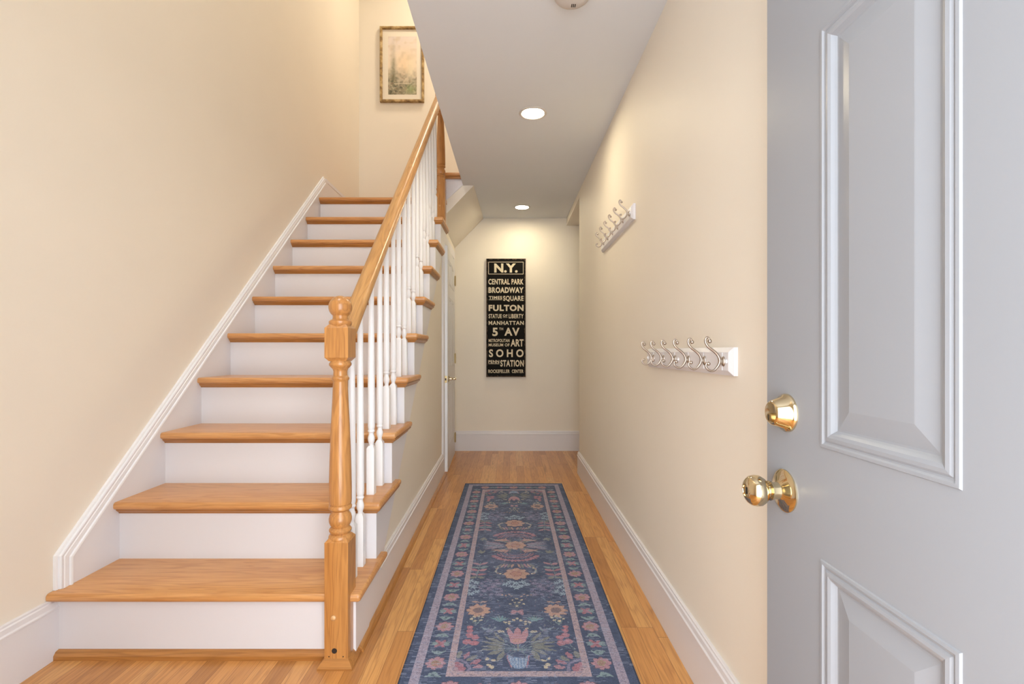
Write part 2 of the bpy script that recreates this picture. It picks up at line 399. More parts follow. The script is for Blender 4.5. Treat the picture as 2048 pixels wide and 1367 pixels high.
# lever handle
zl = 0.758
bm = BM(); lathe(bm, [(0.0, 0), (0.027, 0), (0.027, 0.004), (0.022, 0.008), (0.011, 0.011), (0.0095, 0.028), (0.0, 0.028)], mat=Matrix.Translation((0.062, 0, zl)) @ Matrix.Rotation(PI/2, 4, 'X'))
tube(bm, [(0.062, -0.02, zl, 0.0085), (0.062, -0.042, zl, 0.0095), (0.062, -0.055, zl, 0.0095), (0.065, -0.060, zl, 0.009)])
tube(bm, [(0.055, -0.052, zl, 0.0065), (0.075, -0.055, zl, 0.0085), (0.11, -0.054, zl, 0.0075), (0.155, -0.053, zl-0.003, 0.0065), (0.168, -0.052, zl-0.005, 0.0045)])
child_local('door_handle', bm, M['brass'], d2, label='brass lever handle')
bm = BM(); box(bm, -0.002, 0.0, 0.005, 0.029, zl-0.028, zl+0.028, 0.0008, 1); lp = child_local('latch_plate', bm, M['brass_dull'], d2, False)
bm = BM(); box(bm, -0.004, -0.002, 0.011, 0.023, zl-0.009, zl+0.009); child_local('latch', bm, M['dark'], lp, False)
for hz in (0.16, 0.92, 1.665):
    bm = BM(); tube(bm, [(LW+0.004, -0.007, hz-0.045, 0.0055), (LW+0.004, -0.007, hz+0.045, 0.0055)]); tube(bm, [(LW+0.004, -0.007, hz-0.05, 0.0035), (LW+0.004, -0.007, hz+0.05, 0.0035)])
    box(bm, LW-0.022, LW+0.004, -0.0035, -0.001, hz-0.043, hz+0.043)
    child_local('hinge', bm, M['brass_dull'], d2)

# ---------------------------------------------------------------- front door (door_1), open flat along the right wall
FW, FH = 0.914, 2.03
matd = Matrix(((0, 1, 0, 0.50), (-1, 0, 0, 0.94), (0, 0, 1, 0.012), (0, 0, 0, 1)))
c0 = 0.94
pc = [(c0-0.777, c0-0.534), (c0-0.432, c0-0.189)]
rows = [(0.22-0.012, 0.667-0.012), (0.846-0.012, 1.517-0.012), (1.65, 1.90)]
bm = BM(); panel_profile_door(bm, FW, FH, 0.044, [(a, b, z0, z1) for a, b in pc for z0, z1 in rows])
bmesh.ops.recalc_face_normals(bm, faces=bm.faces[:]); me = bpy.data.meshes.new('door_1'); bm.to_mesh(me); bm.free(); me.materials.append(M['door'])
d1 = bpy.data.objects.new('door_1', me); C.objects.link(d1); d1.matrix_world = matd; d1['kind'] = 'structure'; d1['label'] = 'grey panelled front door standing open at the right'
kx = 0.94-0.879; kz = 0.747-0.012
out = Matrix.Translation((kx, 0, kz)) @ Matrix.Rotation(PI/2, 4, 'X')
bm = BM(); lathe(bm, [(0.0, 0), (0.0385, 0), (0.0385, 0.0025), (0.036, 0.005), (0.030, 0.0075), (0.020, 0.011), (0.0155, 0.014), (0.0145, 0.022), (0.0145, 0.026), (0.0, 0.026)], seg=48, mat=out)
kn = child_local('door_knob', bm, M['brass'], d1, label='polished brass door knob')
bm = BM(); lathe(bm, [(0.0, 0.024), (0.012, 0.024), (0.0175, 0.026), (0.0175, 0.029), (0.012, 0.031), (0.0115, 0.034), (0.0165, 0.036), (0.023, 0.040), (0.0272, 0.047), (0.028, 0.054), (0.0262, 0.062), (0.021, 0.068), (0.014, 0.0715), (0.011, 0.072), (0.0105, 0.070), (0.0, 0.070)], seg=48, mat=out)
child_local('knob_ball', bm, M['brass'], kn)
bm = BM(); box(bm, kx-0.0012, kx+0.0012, -0.0712, -0.0702, kz-0.006, kz+0.006); child_local('keyhole', bm, M['dark'], kn, False)
bx_, bz_ = 0.94-0.873, 0.889-0.012
out2 = Matrix.Translation((bx_, 0, bz_)) @ Matrix.Rotation(PI/2, 4, 'X')
bm = BM(); lathe(bm, [(0.0, 0), (0.0345, 0), (0.0345, 0.003), (0.0325, 0.006), (0.0285, 0.010), (0.0225, 0.026), (0.021, 0.0285), (0.019, 0.030), (0.0175, 0.0295), (0.0, 0.0295)], seg=48, mat=out2)
db = child_local('deadbolt', bm, M['brass'], d1, label='polished brass deadbolt')
bm = BM(); lathe(bm, [(0.0, 0.029), (0.0075, 0.029), (0.0075, 0.0325), (0.006, 0.033), (0.0, 0.033)], seg=24, mat=Matrix.Translation((0, 0, -0.008)) @ out2)
child_local('lock_cylinder', bm, M['brass_dull'], db)
bm = BM(); box(bm, bx_-0.001, bx_+0.001, -0.0335, -0.0325, bz_-0.013, bz_-0.003); child_local('keyhole', bm, M['dark'], db, False)

# ================================================================= STAIRCASE
st = thing('staircase', 'white staircase with honey oak treads rising along the left wall', 'staircase', (-0.98, D1, 0))
def tread_bm(k, x0, x1, back, ret=True):
    z1 = k*H; z0 = z1-0.027; d = D(k)
    b = BM()
    if ret: pts = [(x0, d), (x1, d), (x1, d+0.345), (-0.506, d+0.345), (-0.506, d+0.034+R), (x0, d+0.034+R)]
    else: pts = [(x0, d), (x1, d), (x1, back), (x0, back)]
    fa, fb, sd = prism(b, pts, 2, z0, z1)
    es = set()
    want = [0, 1, 2] if ret else [0]
    for i in want:
        for e in sd[i].edges:
            if abs(e.verts[0].co.z-e.verts[1].co.z) < 1e-6: es.add(e)
        if ret and i == 0:
            for e in sd[i].edges:
                if abs(e.verts[0].co.z-e.verts[1].co.z) > 1e-6 and e.verts[0].co.x > x1-1e-4: es.add(e)
    bmesh.ops.bevel(b, geom=list(es), offset=0.0105, segments=4, profile=0.5, affect='EDGES')
    return b
def smoothish(o):
    for p in o.data.polygons: p.use_smooth = True
    o.data.set_sharp_from_angle(angle=math.radians(40))
cove = [(0, 0), (0.004, 0), (0.005, 0.004), (0.010, 0.008), (0.016, 0.013), (0.018, 0.017), (0.018, 0.02), (0, 0.02)]
XR = -0.481
for k in range(1, 10):
    o = obj('tread', tread_bm(k, -1.4905 if k == 1 else XL, XR, 0), M['oakX'], st); smoothish(o)
    if k > 1:
        b = BM(); y = D(k)+0.030; z = k*H-0.027-0.02
        # mitred cove: front strip then return strip
        f = [b.verts.new((XL, y-dd, z+zz)) for dd, zz in cove]
        m_ = [b.verts.new((XS+dd, y-dd, z+zz)) for dd, zz in cove]
        e = [b.verts.new((XS+dd, D(k)+0.335+dd*0.4, z+zz)) for dd, zz in cove]
        n = len(cove)
        for i in range(n):
            b.faces.new((f[i], f[(i+1) % n], m_[(i+1) % n], m_[i])); b.faces.new((m_[i], m_[(i+1) % n], e[(i+1) % n], e[i]))
        b.faces.new(f); b.faces.new(list(reversed(e)))
        obj('cove_moulding', b, M['oakD'], o, True)
o = obj('landing', tread_bm(10, -1.4905, -0.50, 4.779, ret=False), M['oakX'], st); smoothish(o)
b = BM(); sweep(b, [(d_, z_+10*H-0.047) for d_, z_ in cove], (XL, D(10)+0.03), (XS+0.005, D(10)+0.03), (0, -1)); obj('cove_moulding', b, M['oakD'], o, True)
for k in range(1, 11):
    b = BM(); y = D(k)+0.030
    box(b, XL-0.004 if k > 1 else -1.4915, XS-0.0006, y, y+0.018, (k-1)*H-(0.006 if k > 1 else 0.0), k*H-0.0268)
    obj('riser', b, M['trim'], st)
# cut stringer with its diagonal lower edge
b = BM(); yk = 1.965-0.234/0.907
prism(b, [(D(1)+0.0305, 0), (yk, 0), (yk, H-0.028), (D(1)+0.0305, H-0.028)], 0, XS-0.020, XS)
for k in range(1, 11):
    y0 = yk if k == 1 else D(k)+0.0305; y1 = D(k+1)+0.0305 if k < 10 else 3.842
    prism(b, [(y0, dg(y0)), (y1, dg(y1)), (y1, k*H-0.028), (y0, k*H-0.028)], 0, XS-0.020, XS)
bmesh.ops.remove_doubles(b, verts=b.verts[:], dist=0.0001)
obj('stringer', b, M['trim'], st)
# wall skirt board with moulded cap
SK = 0.9064
def sk(y): return 0.331 + SK*(y-1.578)
b = BM()
pts = [(1.590, 0.2), (1.590, sk(1.590)-0.012), (3.875, 2.378), (3.90, 2.378), (3.90, 2.0)]
zz = []
prism(b, [(1.590, 0.221), (1.590, sk(1.590)-0.014), (3.84, sk(3.84)-0.014), (3.90, 2.375), (3.90, 2.0), (1.85, 0.21), (1.60, 0.21)], 0, -1.4915, XL); tri(b)
obj('skirt_board', b, M['trim'], st)
b = BM()
cp = [(0.0, 0.0, -0.0015), (0.0, 0.006, 0.006)]
# cap: ridges laid along the slope then down the front end (offsets measured inward from outer edge)
capprof = [(0.0, 0.0), (0.0, 0.009), (0.006, 0.011), (0.008, 0.008), (0.010, 0.015), (0.020, 0.022), (0.032, 0.021), (0.036, 0.018), (0.038, 0.026), (0.044, 0.027), (0.048, 0.022), (0.048, 0.0)]  # (inset, proud of wall)
cs = math.sqrt(1+SK*SK)
ringA, ringB, ringC = [], [], []
for ins, pr in capprof:
    x = -1.4918+pr
    yA = 1.578+ins
    ringA.append(b.verts.new((x, yA, 0.2192)))
    ringB.append(b.verts.new((x, yA, 0.331+SK*ins-ins*cs)))
    ringC.append(b.verts.new((x, 3.85, sk(3.85)-ins*cs)))
n = len(capprof)
for i in range(n-1):
    b.faces.new((ringA[i], ringA[i+1], ringB[i+1], ringB[i])); b.faces.new((ringB[i], ringB[i+1], ringC[i+1], ringC[i]))
b.faces.new(ringA); b.faces.new(list(reversed(ringC)))
obj('skirt_moulding', b, M['baluster'], st)
# underside carriage so the flight is solid from below

# upper flight, rising to the right from the landing
uf = thing('staircase', 'upper flight turning right above the hall, glimpsed behind the far newel post', 'staircase', (-0.5, 3.8, 10*H))
for i in range(4):
    x = -0.53+i*0.2414; z = (11+i)*H
    b = BM(); box(b, x-0.025 if i else x, x+0.262, 3.800, 4.778, z-0.027, z, 0.009, 3); o = obj('tread', b, M['oakX'], uf); smoothish(o)
    b = BM(); box(b, x+0.004, x+0.25, 3.814, 3.834, z-0.045, z-0.0265); obj('cove_moulding', b, M['oakD'], o)
    b = BM(); box(b, x+0.003, x+0.02, 3.826, 4.778, z-H, z-0.028); obj('riser', b, M['trim'], uf)
b = BM()
lowx = lambda x: 2.308+0.906*(x+0.383)
xe = [-0.545]+[-0.53+i*0.2414+0.004 for i in (1, 2, 3)]+[0.30]
for i in range(4):
    x0, x1 = xe[i], xe[i+1]; zt = (11+i)*H-0.028
    prism(b, [(x0, lowx(x0)), (x1, lowx(x1)), (x1, zt), (x0, zt)], 1, 3.832, 3.8425)
bmesh.ops.remove_doubles(b, verts=b.verts[:], dist=0.0001)
obj('stringer', b, M['trim'], uf)

# ================================================================= RAILING
rl = thing('stair_railing', 'oak handrail on white turned balusters between two oak newel posts', 'railing', (-0.55, 1.568, 0))
NX_, NY_, NS = -0.550, 1.568, 0.0375
def newel(cx, cy, zb, zblk, zb_top, shaft0, shaft1, ub0, ub1, base_mould, label=None):
    """square block zb..zb_top, turned vase, tapered shaft, upper block ub0..ub1, cap ball"""
    b = BM()
    def block(z0, z1, ch_top, ch_bot):
        s = NS; c = 0.012
        lv = []
        if ch_bot: lv += [(z0-0.0, s*0.72), (z0+c, s)]
        else: lv += [(z0, s)]
        if ch_top: lv += [(z1-c, s), (z1, s*0.72)]
        else: lv += [(z1, s)]
        # corners-cut shoulders: arch-like ends via octagon-ish rings
        rings = []
        for z, r in lv:
            rings.append([b.verts.new((cx+sx*r, cy+sy*r, z)) for sx, sy in ((-1, -1), (1, -1), (1, 1), (-1, 1))])
        for p, q in zip(rings, rings[1:]):
            for i in range(4): b.faces.new((p[i], p[(i+1) % 4], q[(i+1) % 4], q[i]))
        b.faces.new(rings[0]); b.faces.new(list(reversed(rings[-1])))
    block(zb, zb_top, True, False)
    block(ub0, ub1, True, True)
    z = zb_top
    bead = [(0.030, z-0.022), (0.033, z-0.016), (0.0365, z-0.010), (0.0368, z-0.002), (0.034, z+0.004), (0.0285, z+0.008),
            (0.030, z+0.011), (0.0345, z+0.015), (0.0352, z+0.020), (0.032, z+0.025), (0.0275, z+0.029), (0.0315, z+0.036), (0.0355, z+0.046), (0.0358, z+0.056), (0.033, z+0.067), (0.0275, z+0.076), (0.0265, z+0.080), (0.030, z+0.083), (0.0355, z+0.088), (0.0362, z+0.094), (0.033, z+0.100), (0.031, z+0.102), (0.0345, z+0.104)]
    L = shaft1-(z+0.104)
    sh = [(0.0355, z+0.115), (0.0352, z+0.16), (0.0335, z+0.104+L*0.35), (0.0290, z+0.104+L*0.65), (0.0245, z+0.104+L*0.88), (0.0228, shaft1-0.004)]
    top = [(0.024, shaft1), (0.0275, shaft1+0.004), (0.028, shaft1+0.009), (0.025, shaft1+0.013), (0.022, shaft1+0.016), (0.0215, shaft1+0.030), (0.024, shaft1+0.038), (0.030, shaft1+0.044), (0.0345, shaft1+0.050), (0.035, shaft1+0.055), (0.031, shaft1+0.062), (0.028, ub0+0.012)]
    lathe(b, bead+sh+top, (cx, cy, 0), 36)
    u = ub1
    cap = [(0.028, u-0.012), (0.032, u-0.002), (0.0355, u+0.003), (0.0358, u+0.010), (0.032, u+0.014), (0.025, u+0.017), (0.0235, u+0.022)]
    cz = u+0.057; rb = 0.0368
    for i in range(11):
        a = math.radians(-50+i*14); cap.append((rb*math.cos(a), cz+rb*math.sin(a)))
    cap[-1] = (0.0, cz+rb)
    lathe(b, cap, (cx, cy, 0), 36)
    o = obj('newel_post', b, M['oakZ'], rl, True)
    if label: o['label'] = label
    if base_mould:
        b = BM(); s0 = NS
        prof = [(0.0, 0), (0.0175, 0), (0.0175, 0.006), (0.012, 0.014), (0.006, 0.022), (0.0, 0.028)]
        rings = [[b.verts.new((cx+sx*(s0+d_), cy+sy*(s0+d_), z_)) for sx, sy in ((-1, -1), (1, -1), (1, 1), (-1, 1))] for d_, z_ in prof]
        for p, q in zip(rings, rings[1:]):
            for i in range(4): b.faces.new((p[i], p[(i+1) % 4], q[(i+1) % 4], q[i]))
        obj('base_moulding', b, M['oakD'], o)
    return o
nw = newel(NX_, NY_, 0.0, 0, 0.405, 0.506, 0.905, 0.968, 1.086, True, 'near oak newel post with ball top')
# wood plug and plug hole on the near newel
b = BM(); lathe(b, [(0.0, 0), (0.0085, 0), (0.0085, 0.004), (0.006, 0.0065), (0, 0.0075)], seg=20, mat=Matrix.Translation((-0.558, NY_-NS, 0.157)) @ Matrix.Rotation(PI/2, 4, 'X')); obj('wood_plug', b, M['plug'], nw, True)
b = BM(); lathe(b, [(0.0, 0), (0.0085, 0), (0.0085, 0.0006), (0, 0.0006)], seg=20, mat=Matrix.Translation((-0.556, NY_-NS, 0.052)) @ Matrix.Rotation(PI/2, 4, 'X')); obj('plug_hole', b, M['dark'], nw)
for px_, pz_ in ((-0.573, 0.034), (-0.528, 0.034)):
    b = BM(); lathe(b, [(0.0, 0), (0.002, 0), (0.002, 0.0006), (0, 0.0006)], seg=10, mat=Matrix.Translation((px_, NY_-NS, pz_)) @ Matrix.Rotation(PI/2, 4, 'X')); obj('nail_hole', b, M['dark'], nw)
N2X, N2Y = -0.536, 3.742
nf = newel(N2X, N2Y, 9*H, 0, 2.335, 2.436, 2.822, 2.882, 3.01, False, 'far oak newel post at the landing')
for pz_ in (2.286, 2.115):
    b = BM(); lathe(b, [(0.0, 0), (0.007, 0), (0.007, 0.003), (0.004, 0.006), (0, 0.007)], seg=16, mat=Matrix.Translation((N2X-0.003, N2Y-NS, pz_)) @ Matrix.Rotation(PI/2, 4, 'X')); obj('wood_plug', b, M['plug'], nf, True)

def railz(y): return 1.062 + 0.9064*(y-1.665)
ra = math.atan(0.9064)
prof = [(-0.021, 0), (0.021, 0), (0.022, 0.012), (0.030, 0.022), (0.0315, 0.036), (0.029, 0.050), (0.022, 0.060), (0.011, 0.0655), (0, 0.067), (-0.011, 0.0655), (-0.022, 0.060), (-0.029, 0.050), (-0.0315, 0.036), (-0.030, 0.022), (-0.022, 0.012)]
b = BM(); ys = (NY_+NS-0.001, N2Y-NS+0.001); rr = []
for y, cx in zip(ys, (NX_, N2X-0.004)):
    rr.append([b.verts.new((cx+px, y, railz(y)+pz)) for px, pz in prof])
n = len(prof)
for i in range(n): b.faces.new((rr[0][i], rr[0][(i+1) % n], rr[1][(i+1) % n], rr[1][i]))
b.faces.new(rr[0]); b.faces.new(list(reversed(rr[1])))
loc = Matrix.Translation((NX_, ys[0], railz(ys[0]))) @ Matrix.Rotation(ra, 4, 'X')
obj('handrail', b, M['oakR'], rl, True, local=loc)

def baluster_mesh(L):
    b = BM(); s = 0.0150; c = 0.006
    rings = [[b.verts.new((sx*r, sy*r, z)) for sx, sy in ((-1, -1), (1, -1), (1, 1), (-1, 1))] for z, r in ((0, s), (0.180, s), (0.190, s*0.62))]
    for p, q in zip(rings, rings[1:]):
        for i in range(4): b.faces.new((p[i], p[(i+1) % 4], q[(i+1) % 4], q[i]))
    b.faces.new(rings[0]); b.faces.new(list(reversed(rings[-1])))
    p = [(0.0105, 0.183), (0.0092, 0.192), (0.0088, 0.197), (0.0105, 0.202), (0.0128, 0.209), (0.0138, 0.217), (0.0128, 0.225), (0.0105, 0.232), (0.0095, 0.238), (0.0098, 0.242), (0.0128, 0.245), (0.0138, 0.2485), (0.0128, 0.252), (0.0112, 0.254), (0.0128, 0.258), (0.0142, 0.268), (0.0142, 0.33), (0.0132, 0.5), (0.0112, 0.7), (0.0095, L)]
    lathe(b, p, seg=20)
    bmesh.ops.recalc_face_normals(b, faces=b.faces[:])
    me = bpy.data.meshes.new('baluster'); b.to_mesh(me); b.free(); me.materials.append(M['baluster'])
    for q in me.polygons: q.use_smooth = True
    me.set_sharp_from_angle(angle=math.radians(35)); return me
def place_bal(me, k, off):
    y = D(k)+off; o = bpy.data.objects.new('baluster', me); C.objects.link(o); o.parent = rl
    o.location = Vector((-0.547-0.006*(y-1.75), y, k*H)) - rl.location
def blen(k, off): return railz(D(k)+off)+0.006-k*H
mA, mB, mC = baluster_mesh(blen(2, 0.117)), baluster_mesh(blen(2, 0.245)), baluster_mesh(blen(1, 0.215))
place_bal(mA, 1, 0.117); place_bal(mC, 1, 0.215)
for k in range(2, 10):
    place_bal(mA, k, 0.117)
    if k < 9: place_bal(mB, k, 0.245)

# ================================================================= RUNNER RUG (woven pattern as colour attribute)
RX0, RX1, RY0, RY1 = -0.337, 0.391, 1.316, 3.642
RW, RL_ = RX1-RX0, RY1-RY0
nx, ny = 292, 932
xs = (np.arange(nx)+0.5)/nx*RW - RW/2; ysr = (np.arange(ny)+0.5)/ny*RL_ - RL_/2
XX, YY = np.meshgrid(xs, ysr); A = np.abs(XX); B = np.abs(YY)
rng = np.random.default_rng(5)
def smooth_noise(gx, gy, seed):
    r = np.random.default_rng(seed).random((gy+2, gx+2)); u = (XX/RW+0.5)*gx; v = (YY/RL_+0.5)*gy
    iu = np.clip(u.astype(int), 0, gx); iv = np.clip(v.astype(int), 0, gy); fu = u-iu; fv = v-iv
    fu = fu*fu*(3-2*fu); fv = fv*fv*(3-2*fv)
    return (r[iv, iu]*(1-fu)+r[iv, iu+1]*fu)*(1-fv)+(r[iv+1, iu]*(1-fu)+r[iv+1, iu+1]*fu)*fv
def rgb(h): return np.array(lin(h)[:3])
img = np.zeros((ny, nx, 3)); img[:] = rgb('#2d3a54')
mott = smooth_noise(40, 130, 1)*0.5+smooth_noise(14, 50, 2)*0.5
img = img*(1-0.45*mott[..., None]) + rgb('#62708f')*0.45*mott[..., None]
# wobbly coordinates make hand-drawn outlines
wob = 0.0035
Aw = A + (smooth_noise(70, 220, 3)-0.5)*wob*2; Bw = B + (smooth_noise(70, 220, 4)-0.5)*wob*2
def put(mask, col, op=0.85):
    global img
    c = rgb(col); img = np.where(mask[..., None], img*(1-op)+c*op, img)
def rot(a, b, th):
    dx, dy = Aw-a, Bw-b; c, s = math.cos(th), math.sin(th); return dx*c+dy*s, -dx*s+dy*c
def disc(a, b, r, col, op=0.85): put((Aw-a)**2+(Bw-b)**2 < r*r, col, op)
def ell(a, b, ra_, rb_, th, col, op=0.85):
    u, v = rot(a, b, th); put((u/ra_)**2+(v/rb_)**2 < 1, col, op)
def flower(a, b, r, n, col, cen, cen2, amp=0.22, sy=1.0, ph=0.0):
    dx, dy = Aw-a, (Bw-b)/sy; rr_ = np.hypot(dx, dy); th = np.arctan2(dy, dx)+ph
    edge = r*(1-amp*0.5+amp*np.abs(np.cos(th*n/2))-amp*0.3)
    put(rr_ < edge*1.08, '#7a4e4a', 0.4); put(rr_ < edge, col, 0.9)
    put((rr_ < edge) & (rr_ > r*0.45) & (np.abs(np.cos(th*n/2)) < 0.10), '#8d5c55', 0.5)
    put(rr_ < r*0.48, cen, 0.85); put((rr_ < r*0.40) & (np.sin(dx*1400)*np.sin(dy*1400) > 0.0), cen2, 0.7)
def star(a, b, r, n, col, op=0.85, ph=0.0):
    dx, dy = Aw-a, Bw-b; rr_ = np.hypot(dx, dy); th = np.arctan2(dy, dx)+ph
    put(rr_ < r*(0.35+0.65*np.abs(np.cos(th*n/2))**2.0), col, op)
def line(a0, b0, a1, b1, w, col, op=0.8):
    d = np.array((a1-a0, b1-b0)); L2 = (d**2).sum()+1e-9; t = np.clip(((Aw-a0)*d[0]+(Bw-b0)*d[1])/L2, 0, 1)
    put(np.hypot(Aw-a0-t*d[0], Bw-b0-t*d[1]) < w, col, op)
def petal(a0, b0, a1, b1, w, col, op=0.85):
    d = np.array((a1-a0, b1-b0)); L = math.hypot(*d); t = ((Aw-a0)*d[0]+(Bw-b0)*d[1])/L/L
    s = np.abs((Aw-a0)*d[1]-(Bw-b0)*d[0])/L
    put((t > 0) & (t < 1) & (s < w*np.sin(np.clip(t, 0, 1)*PI)**0.7), col, op)
ORG, PNK, RED, SAGE, SKY, MAU, CRM, OLV = '#b39384', '#a8808a', '#9f6c77', '#7c9295', '#98adbf', '#7d7993', '#bdb29b', '#7f8076'
# ---- field
random.seed(11)
for i in range(260):   # faint sprigs filling the ground
    a, bq = random.uniform(0, 0.195), random.uniform(0.0, 0.96); th = random.uniform(0, PI)
    ell(a, bq, random.uniform(0.003, 0.008), 0.0022, th, random.choice([SAGE, MAU, SKY, OLV, '#6d7f96', '#8a6a7a']), 0.5)
# centre medallion
for i in range(9):
    yb = -0.020+i*0.005; petal(0.055, 0.004+i*0.002, 0.165, 0.004+i*0.0065, 0.0028, [SKY, MAU, PNK][i % 3], 0.6)
for i in range(6): petal(0.02+i*0.004, 0.03, 0.03+i*0.022, 0.085+0.01*(i % 2), 0.0055, [OLV, PNK, SAGE][i % 3], 0.6)
flower(0, 0, 0.052, 8, ORG, '#8d6a68', '#c59b83')
for a, bq in ((0.175, 0.055), (0.15, 0.062), (0.19, 0.07), (0.165, 0.075)): petal(0.165, 0.10, a, bq, 0.007, OLV, 0.7)
for i in range(7): petal(0.04, 0.06, 0.055+0.011*i, 0.095-0.006*i, 0.0055, [ORG, PNK][i % 2], 0.65)
# crimson arcs
for j, (r0, c) in enumerate(((0.030, MAU), (0.045, PNK), (0.060, MAU), (0.074, PNK), (0.088, RED))):
    u = np.hypot(Aw, (Bw-0.095)*1.5); put((np.abs(u-r0) < 0.0042) & (Bw > 0.098), c, 0.7)
for i in range(9):
    t = i/8*1.25; a, bq = 0.115*math.sin(t), 0.10+0.085*math.cos(t); petal(a*0.82, 0.10+(bq-0.10)*0.82, a*1.1, 0.10+(bq-0.10)*1.12, 0.0085, [RED, PNK][i % 2], 0.8)
# wreath flower
for i in range(18):
    t = -0.5+i/17*(PI+0.2); a, bq = 0.092*abs(math.cos(t)), 0.285+0.052*math.sin(t)
    disc(a, bq, 0.0055, [CRM, ORG, SAGE][i % 3], 0.8)
for i in range(5): petal(0.01+i*0.014, 0.215, 0.02+i*0.017, 0.258, 0.006, [ORG, OLV, PNK][i % 3], 0.75)
flower(0, 0.318, 0.054, 8, ORG, '#8a5f66', '#c5a080')
# tulip sprays
line(0.165, 0.20, 0.175, 0.36, 0.0018, SAGE)
for a, bq, a1, b1, c in ((0.165, 0.225, 0.20, 0.205, PNK), (0.165, 0.225, 0.13, 0.20, PNK), (0.168, 0.26, 0.125, 0.245, SAGE), (0.168, 0.26, 0.205, 0.248, SAGE), (0.17, 0.29, 0.207, 0.27, RED), (0.17, 0.29, 0.130, 0.27, PNK), (0.172, 0.33, 0.13, 0.315, RED), (0.172, 0.33, 0.208, 0.312, PNK), (0.172, 0.345, 0.14, 0.36, OLV), (0.172, 0.345, 0.205, 0.358, OLV)):
    petal(a, bq, a1, b1, 0.0095, c, 0.85)
# blue stars and mauve blossom
for a, bq in ((0.0, 0.405), (0.028, 0.395), (0.018, 0.43), (0.048, 0.415), (0.195, 0.385), (0.17, 0.40), (0.20, 0.425), (0.178, 0.44), (0.205, 0.465), (0.165, 0.475), (0.188, 0.495), (0.0, 0.445)):
    star(a, bq, 0.017, 6, SKY, 0.85, random.random()); disc(a, bq, 0.003, '#5b6f84')
for i in range(46):
    t = random.uniform(0, 2*PI); r0 = math.sqrt(random.random()); a, bq = 0.108+0.052*r0*math.cos(t), 0.45+0.085*r0*math.sin(t)
    star(a, bq, 0.011, 5, random.choice([MAU, '#8a7f9c', '#6f7796']), 0.6, random.random()*2)
for a, bq in ((0.03, 0.50), (0.045, 0.51), (0.02, 0.515), (0.06, 0.505)): disc(a, bq, 0.005, ORG)
for a, bq in ((0.0, 0.535), (0.018, 0.545), (0.008, 0.565), (0.026, 0.575), (0.0, 0.59)): disc(a, bq, 0.0055, CRM); line(a, bq, 0.003, 0.605, 0.001, OLV, 0.6)
for i in range(4):
    petal(0, 0.632, 0.024, 0.618+0.012*i, 0.006, PNK, 0.7)
flower(0.148, 0.622, 0.043, 9, ORG, '#7d6b6e', '#4a4a5c', 0.30)
for s_ in (-1, 1): petal(0.148, 0.565, 0.148+s_*0.03, 0.555, 0.006, ORG, 0.7)
for i in range(7): petal(0.062, 0.70, 0.03+i*0.012, 0.655+abs(i-3)*0.006, 0.0035, ['#6f9aa0', SAGE][i % 2], 0.7)
# cream stalks
for a, bq in ((0.128, 0.672), (0.145, 0.664), (0.162, 0.668), (0.172, 0.682), (0.135, 0.69), (0.156, 0.695)):
    disc(a, bq, 0.0065, CRM); line(a, bq, 0.15, 0.725, 0.0012, SAGE, 0.7)
for a, bq in ((0.0, 0.68), (0.014, 0.69), (0.03, 0.70), (0.044, 0.705), (0.03, 0.715)): disc(a, bq, 0.006, [CRM, PNK][int(a*1000) % 2])
for a, bq in ((0.034, 0.745), (0.052, 0.762), (0.064, 0.762)): disc(a, bq, 0.007, CRM); disc(a, bq, 0.003, '#6f6a4a')
line(0.052, 0.765, 0.03, 0.80, 0.001, SAGE); line(0.064, 0.765, 0.03, 0.80, 0.001, SAGE)
for i in range(14): petal(0.095+random.uniform(-0.025, 0.025), 0.745+random.uniform(-0.02, 0.02), 0.105+random.uniform(-0.03, 0.03), 0.75+random.uniform(-0.02, 0.02), 0.004, random.choice([SAGE, MAU, '#7d8aa2']), 0.6)
# tulip
petal(0.0, 0.835, 0.0, 0.735, 0.012, PNK, 0.95); petal(0.012, 0.83, 0.032, 0.745, 0.012, PNK, 0.95); ell(0, 0.808, 0.027, 0.029, 0, PNK, 0.95)
ell(0, 0.818, 0.018, 0.012, 0, '#a98a78', 0.5)
line(0, 0.84, 0, 0.90, 0.002, OLV)
for (a1, b1, w) in ((0.085, 0.765, 0.009), (0.115, 0.795, 0.010), (0.128, 0.822, 0.009), (0.125, 0.85, 0.010), (0.13, 0.872, 0.008), (0.10, 0.895, 0.011), (0.07, 0.93, 0.012)):
    petal(0.045, 0.85+0.25*(b1-0.85), a1, b1, w*0.72, OLV, 0.75); line(0.0, 0.868, a1*0.6, (b1+0.868*0.6)/1.6, 0.0012, SAGE, 0.7)
# cherries
for a, bq, r0 in ((0.172, 0.735, 0.010), (0.17, 0.757, 0.012), (0.168, 0.785, 0.015), (0.147, 0.798, 0.014), (0.175, 0.822, 0.015), (0.148, 0.83, 0.015)): disc(a, bq, r0, RED, 0.9); disc(a-0.003, bq-0.003, r0*0.4, '#bd7f86', 0.6)
line(0.19, 0.865, 0.15, 0.845, 0.0013, SAGE); line(0.19, 0.865, 0.175, 0.835, 0.0013, SAGE)
